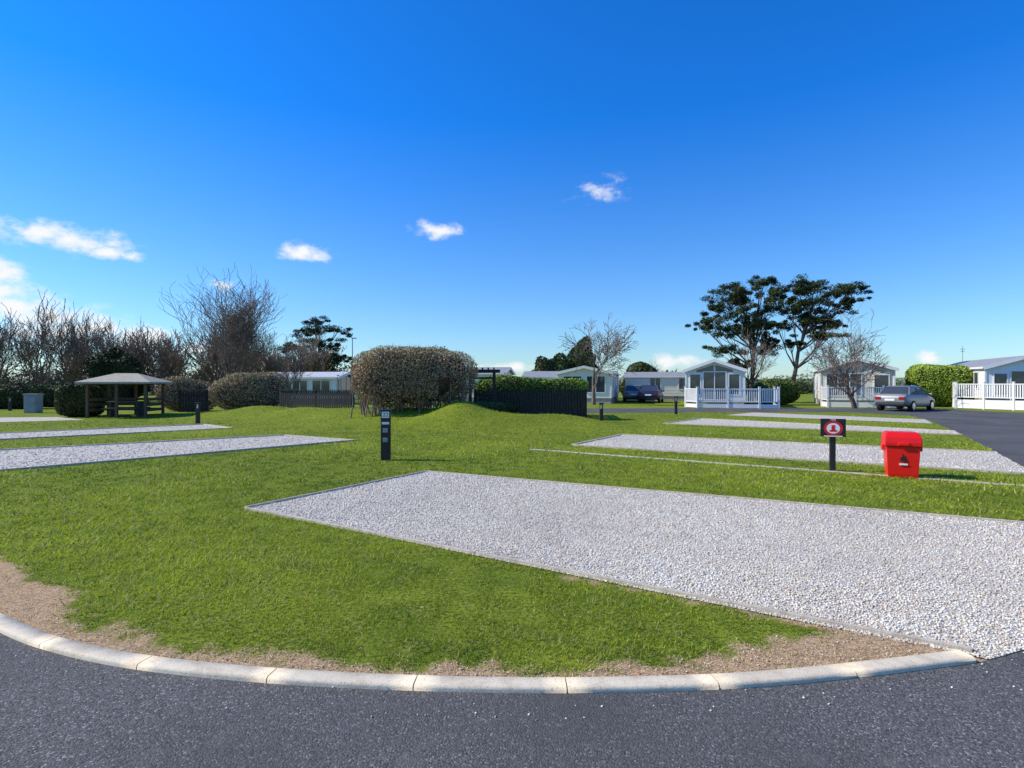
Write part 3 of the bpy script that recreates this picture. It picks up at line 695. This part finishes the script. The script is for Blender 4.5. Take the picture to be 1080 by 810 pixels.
# cars
M_tail = simple('tail_lamp',(.35,.01,.01),None,4,.2); M_head = simple('head_lamp',(.6,.62,.65),None,4,.1)
def car(name, x, y, yaw, paint, L=4.5, W=1.8, H=1.45, estate=False):
    e = empty(name, (x, y, 0), yaw)   # nose towards +x local
    h = L/2
    st = [(-h,.55,.80,.76),(-h+.12,.42,.98,.86),(-h+.6,.32,1.0,.9),(-.9,.25,.97,.9),(.6,.25,.95,.9),(1.0,.25,.93,.9),(h-.5,.28,.80,.87),(h-.12,.34,.68,.80),(h,.42,.58,.66)]
    k = W/1.8; rings = []
    for (xx, zl, zh, hw) in st:
        hw *= k; rings.append([(xx,-hw*.94,zl),(xx,-hw,zl+.14),(xx,-hw,(zl+zh)/2+.06),(xx,-hw*.93,zh),(xx,-hw*.5,zh+.03),(xx,hw*.5,zh+.03),(xx,hw*.93,zh),(xx,hw,(zl+zh)/2+.06),(xx,hw,zl+.14),(xx,hw*.94,zl)])
    mb = MB(); loft(mb, rings); o = mb.build('body', paint, e, bevel=.02, smooth=True)
    bk = -h+(.15 if estate else .55)
    lo_ = [(bk,-.80*k,.95),(1.15,-.80*k,.92),(1.15,.80*k,.92),(bk,.80*k,.95)]
    up_ = [(bk+.45,-.62*k,H-.05),(.25,-.62*k,H-.05),(.25,.62*k,H-.05),(bk+.45,.62*k,H-.05)]
    mb = MB(); loft(mb, [lo_, up_]); mb.build('windows', M_glass, e, bevel=.03)
    rf = [(bk+.42,-.63*k,H-.06),(.28,-.63*k,H-.06),(.28,.63*k,H-.06),(bk+.42,.63*k,H-.06)]; rf2 = [(bk+.6,-.52*k,H),(.1,-.52*k,H),(.1,.52*k,H),(bk+.6,.52*k,H)]
    mb = MB(); loft(mb, [rf, rf2])
    for sy_ in (-1, 1):
        for (x0, x1) in ((bk,bk+.45),(1.15,.25)):
            mb.tube([Vector((x0, sy_*.80*k, .94)), Vector((x1, sy_*.63*k, H-.04))], [.04,.035], 5)
        mb.tube([Vector((-.35, sy_*.81*k, .94)), Vector((-.35, sy_*.635*k, H-.04))], [.035,.03], 5)
        mb.box((.95, sy_*.95*k, .98), (.12,.18,.12))
    mb.build('roof_and_pillars', paint, e, bevel=.02)
    for i, (wx, sy_) in enumerate(((-h+.85,-1),(-h+.85,1),(h-.85,-1),(h-.85,1))):
        mb = MB(); a_ = Vector((wx, sy_*(.92*k), .32)); mb.tube([a_, a_-Vector((0, sy_*.22, 0))], [.32,.32], 22, 0); mb.tube([a_+Vector((0, sy_*.012, 0)), a_], [.2,.21], 16, 1); mb.build('wheel_%d' % (i+1), [M_rubber, M_alloy], e)
    mb = MB()
    for sy_ in (-1, 1):
        mb.box((-h+.03, sy_*.62*k, .78), (.12,.30,.16), 0); mb.box((h-.16, sy_*.60*k, .62), (.22,.32,.12), 1)
    mb.box((-h-.01,0,.68),(.04,.52,.12),2); mb.box((-h+.02,0,.42),(.16,1.5*k,.12),3); mb.box((h-.02,0,.45),(.1,1.2*k,.16),3)
    mb.build('lights_and_plate', [M_tail, M_head, M_white, M_black], e, bevel=.01)
silver = simple('silver_paint', (.28,.275,.265), (.27,.265,.255), 2, .35, .3, 0, .6)
blue = simple('blue_paint', (.014,.035,.11), (.014,.032,.10), 2, .3, .2, 0, .6)
car('silver_car', 23.8, 34.4, math.radians(35), silver, 4.4, 1.8, 1.5)
car('blue_car', 12.1, 49.5, math.radians(70), blue, 4.3, 1.8, 1.5, True)
car('silver_car', 11.0, 51.5, math.radians(80), silver, 4.3, 1.8, 1.5, True)

# hills
M_hill, nt, b = nodes_mat('hill_fields')
v = N(nt, 'ShaderNodeTexVoronoi'); v.inputs['Scale'].default_value = .008; nt.links.new(pos(nt), v.inputs['Vector'])
sep = N(nt, 'ShaderNodeSeparateColor'); nt.links.new(v.outputs['Color'], sep.inputs[0])
nt.links.new(mixc(nt, sep.outputs[0], (.13,.20,.09), (.22,.25,.13)), b.inputs['Base Color']); b.inputs['Roughness'].default_value = 1  # distance haze painted into the field greens as a blue tint
xs_ = np.linspace(-1500, 1700, 200); ys_ = np.linspace(300, 1100, 20); XX, YY = np.meshgrid(xs_, ys_); x = XX.ravel(); y = YY.ravel()
hn = sines(77, 8, .004, .012)(np.stack([x, 0*x, 0*x], 1))
z = np.sin(np.clip((y-300)/800, 0, 1)*math.pi)**1.2*(13+5*hn+np.clip(x/60, 0, 11))-.5
idx = np.arange(200*20).reshape(20, 200); f = np.stack([idx[:-1,:-1], idx[:-1,1:], idx[1:,1:], idx[1:,:-1]], -1).reshape(-1, 4)
np_mesh('hills', np.stack([x, y, z], 1), f, [M_hill], smooth=True)

# ---------------------------------------------------------------- light
EL = math.radians(38); sd = Vector((-1, .08, 0)).normalized()
sun_dir = Vector((sd.x*math.cos(EL), sd.y*math.cos(EL), math.sin(EL)))
L = bpy.data.lights.new('sun', 'SUN'); L.energy = 5.0; L.angle = math.radians(.5); L.color = (1, .93, .79)
lo = link(bpy.data.objects.new('sun', L)); lo.rotation_euler = sun_dir.to_track_quat('Z', 'Y').to_euler(); lo.location = (-20, 0, 20)
w = bpy.data.worlds.new('World'); scene.world = w; w.use_nodes = True; nt = w.node_tree
bg = nt.nodes['Background']; bg.inputs[1].default_value = .15
sky = N(nt, 'ShaderNodeTexSky'); sky.sky_type = 'NISHITA'; sky.sun_disc = False; sky.sun_elevation = EL
sky.sun_rotation = math.atan2(sd.x, sd.y) % (2*math.pi); sky.air_density = 1.0; sky.dust_density = .3; sky.ozone_density = 3
tc = N(nt, 'ShaderNodeTexCoord').outputs['Generated']
sx_ = N(nt, 'ShaderNodeSeparateXYZ'); nt.links.new(tc, sx_.inputs[0])
mr = N(nt, 'ShaderNodeMapRange'); nt.links.new(sx_.outputs['Z'], mr.inputs[0]); mr.inputs[1].default_value = .0; mr.inputs[2].default_value = .42
tn = mixc(nt, mr.outputs[0], (.70,.90,1.06), (.08,.70,1.50))
tint = mixc(nt, 1.0, sky.outputs[0], tn, 'MULTIPLY')
mask = None
clouds = [(45,246,50,14,1),(85,254,42,16,1),(112,266,22,9,1),(138,271,14,6,1),(320,266,26,11,1),(460,243,30,10,.85),(632,200,34,14,.46),(2,290,24,17,1),(15,322,55,24,1),(60,334,66,17,1),(8,308,40,18,1),
          (150,357,40,15,1),(55,352,60,14,1),(210,368,34,8,.8),(238,302,22,8,.5),(980,377,12,10,1),(716,381,34,9,.9),(535,388,34,6,.9),(1010,392,30,7,.9),(100,345,30,11,1)]
for (cx, cy, rx, ry, s_) in clouds:
    v = Vector((cx-540, 600, 405-cy)); ln = v.length; v.normalize()
    sub = N(nt, 'ShaderNodeVectorMath', operation='SUBTRACT'); nt.links.new(tc, sub.inputs[0]); sub.inputs[1].default_value = v
    mul = N(nt, 'ShaderNodeVectorMath', operation='MULTIPLY'); nt.links.new(sub.outputs[0], mul.inputs[0]); mul.inputs[1].default_value = (ln/rx, ln/rx, ln/ry)
    le = N(nt, 'ShaderNodeVectorMath', operation='LENGTH'); nt.links.new(mul.outputs[0], le.inputs[0])
    mr = N(nt, 'ShaderNodeMapRange'); nt.links.new(le.outputs['Value'], mr.inputs[0]); mr.inputs[1].default_value = 1.5; mr.inputs[2].default_value = 0; mr.inputs[3].default_value = 0; mr.inputs[4].default_value = s_
    if mask is None: mask = mr.outputs[0]
    else:
        mx = N(nt, 'ShaderNodeMath', operation='MAXIMUM'); nt.links.new(mask, mx.inputs[0]); nt.links.new(mr.outputs[0], mx.inputs[1]); mask = mx.outputs[0]
mp = N(nt, 'ShaderNodeMapping'); mp.inputs['Scale'].default_value = (1, 1, 1.6); nt.links.new(tc, mp.inputs[0])
nf = noise(nt, 26, 8, .62, mp.outputs[0])
ad = N(nt, 'ShaderNodeMath', operation='MULTIPLY_ADD'); nt.links.new(nf, ad.inputs[0]); ad.inputs[1].default_value = 1.9; nt.links.new(mask, ad.inputs[2])
mr = N(nt, 'ShaderNodeMapRange'); nt.links.new(ad.outputs[0], mr.inputs[0]); mr.inputs[1].default_value = 1.15; mr.inputs[2].default_value = 1.95; mr.interpolation_type = 'SMOOTHSTEP'
gate = N(nt, 'ShaderNodeMath', operation='MULTIPLY', use_clamp=True); nt.links.new(mask, gate.inputs[0]); gate.inputs[1].default_value = 4
fm = N(nt, 'ShaderNodeMath', operation='MULTIPLY'); nt.links.new(mr.outputs[0], fm.inputs[0]); nt.links.new(gate.outputs[0], fm.inputs[1])
final = mixc(nt, fm.outputs[0], tint, (6.4,6.5,6.6))
nt.links.new(final, bg.inputs[0])

cam = bpy.data.cameras.new('camera'); cam.lens = 20; cam.sensor_width = 36; cam.clip_end = 12000; cam.clip_start = .05
co = link(bpy.data.objects.new('camera', cam)); co.location = (0, 0, CAM_H); co.rotation_euler = (math.radians(90), 0, 0)
scene.camera = co
scene.view_settings.view_transform = 'Standard'; scene.view_settings.look = 'None'; scene.view_settings.exposure = 0
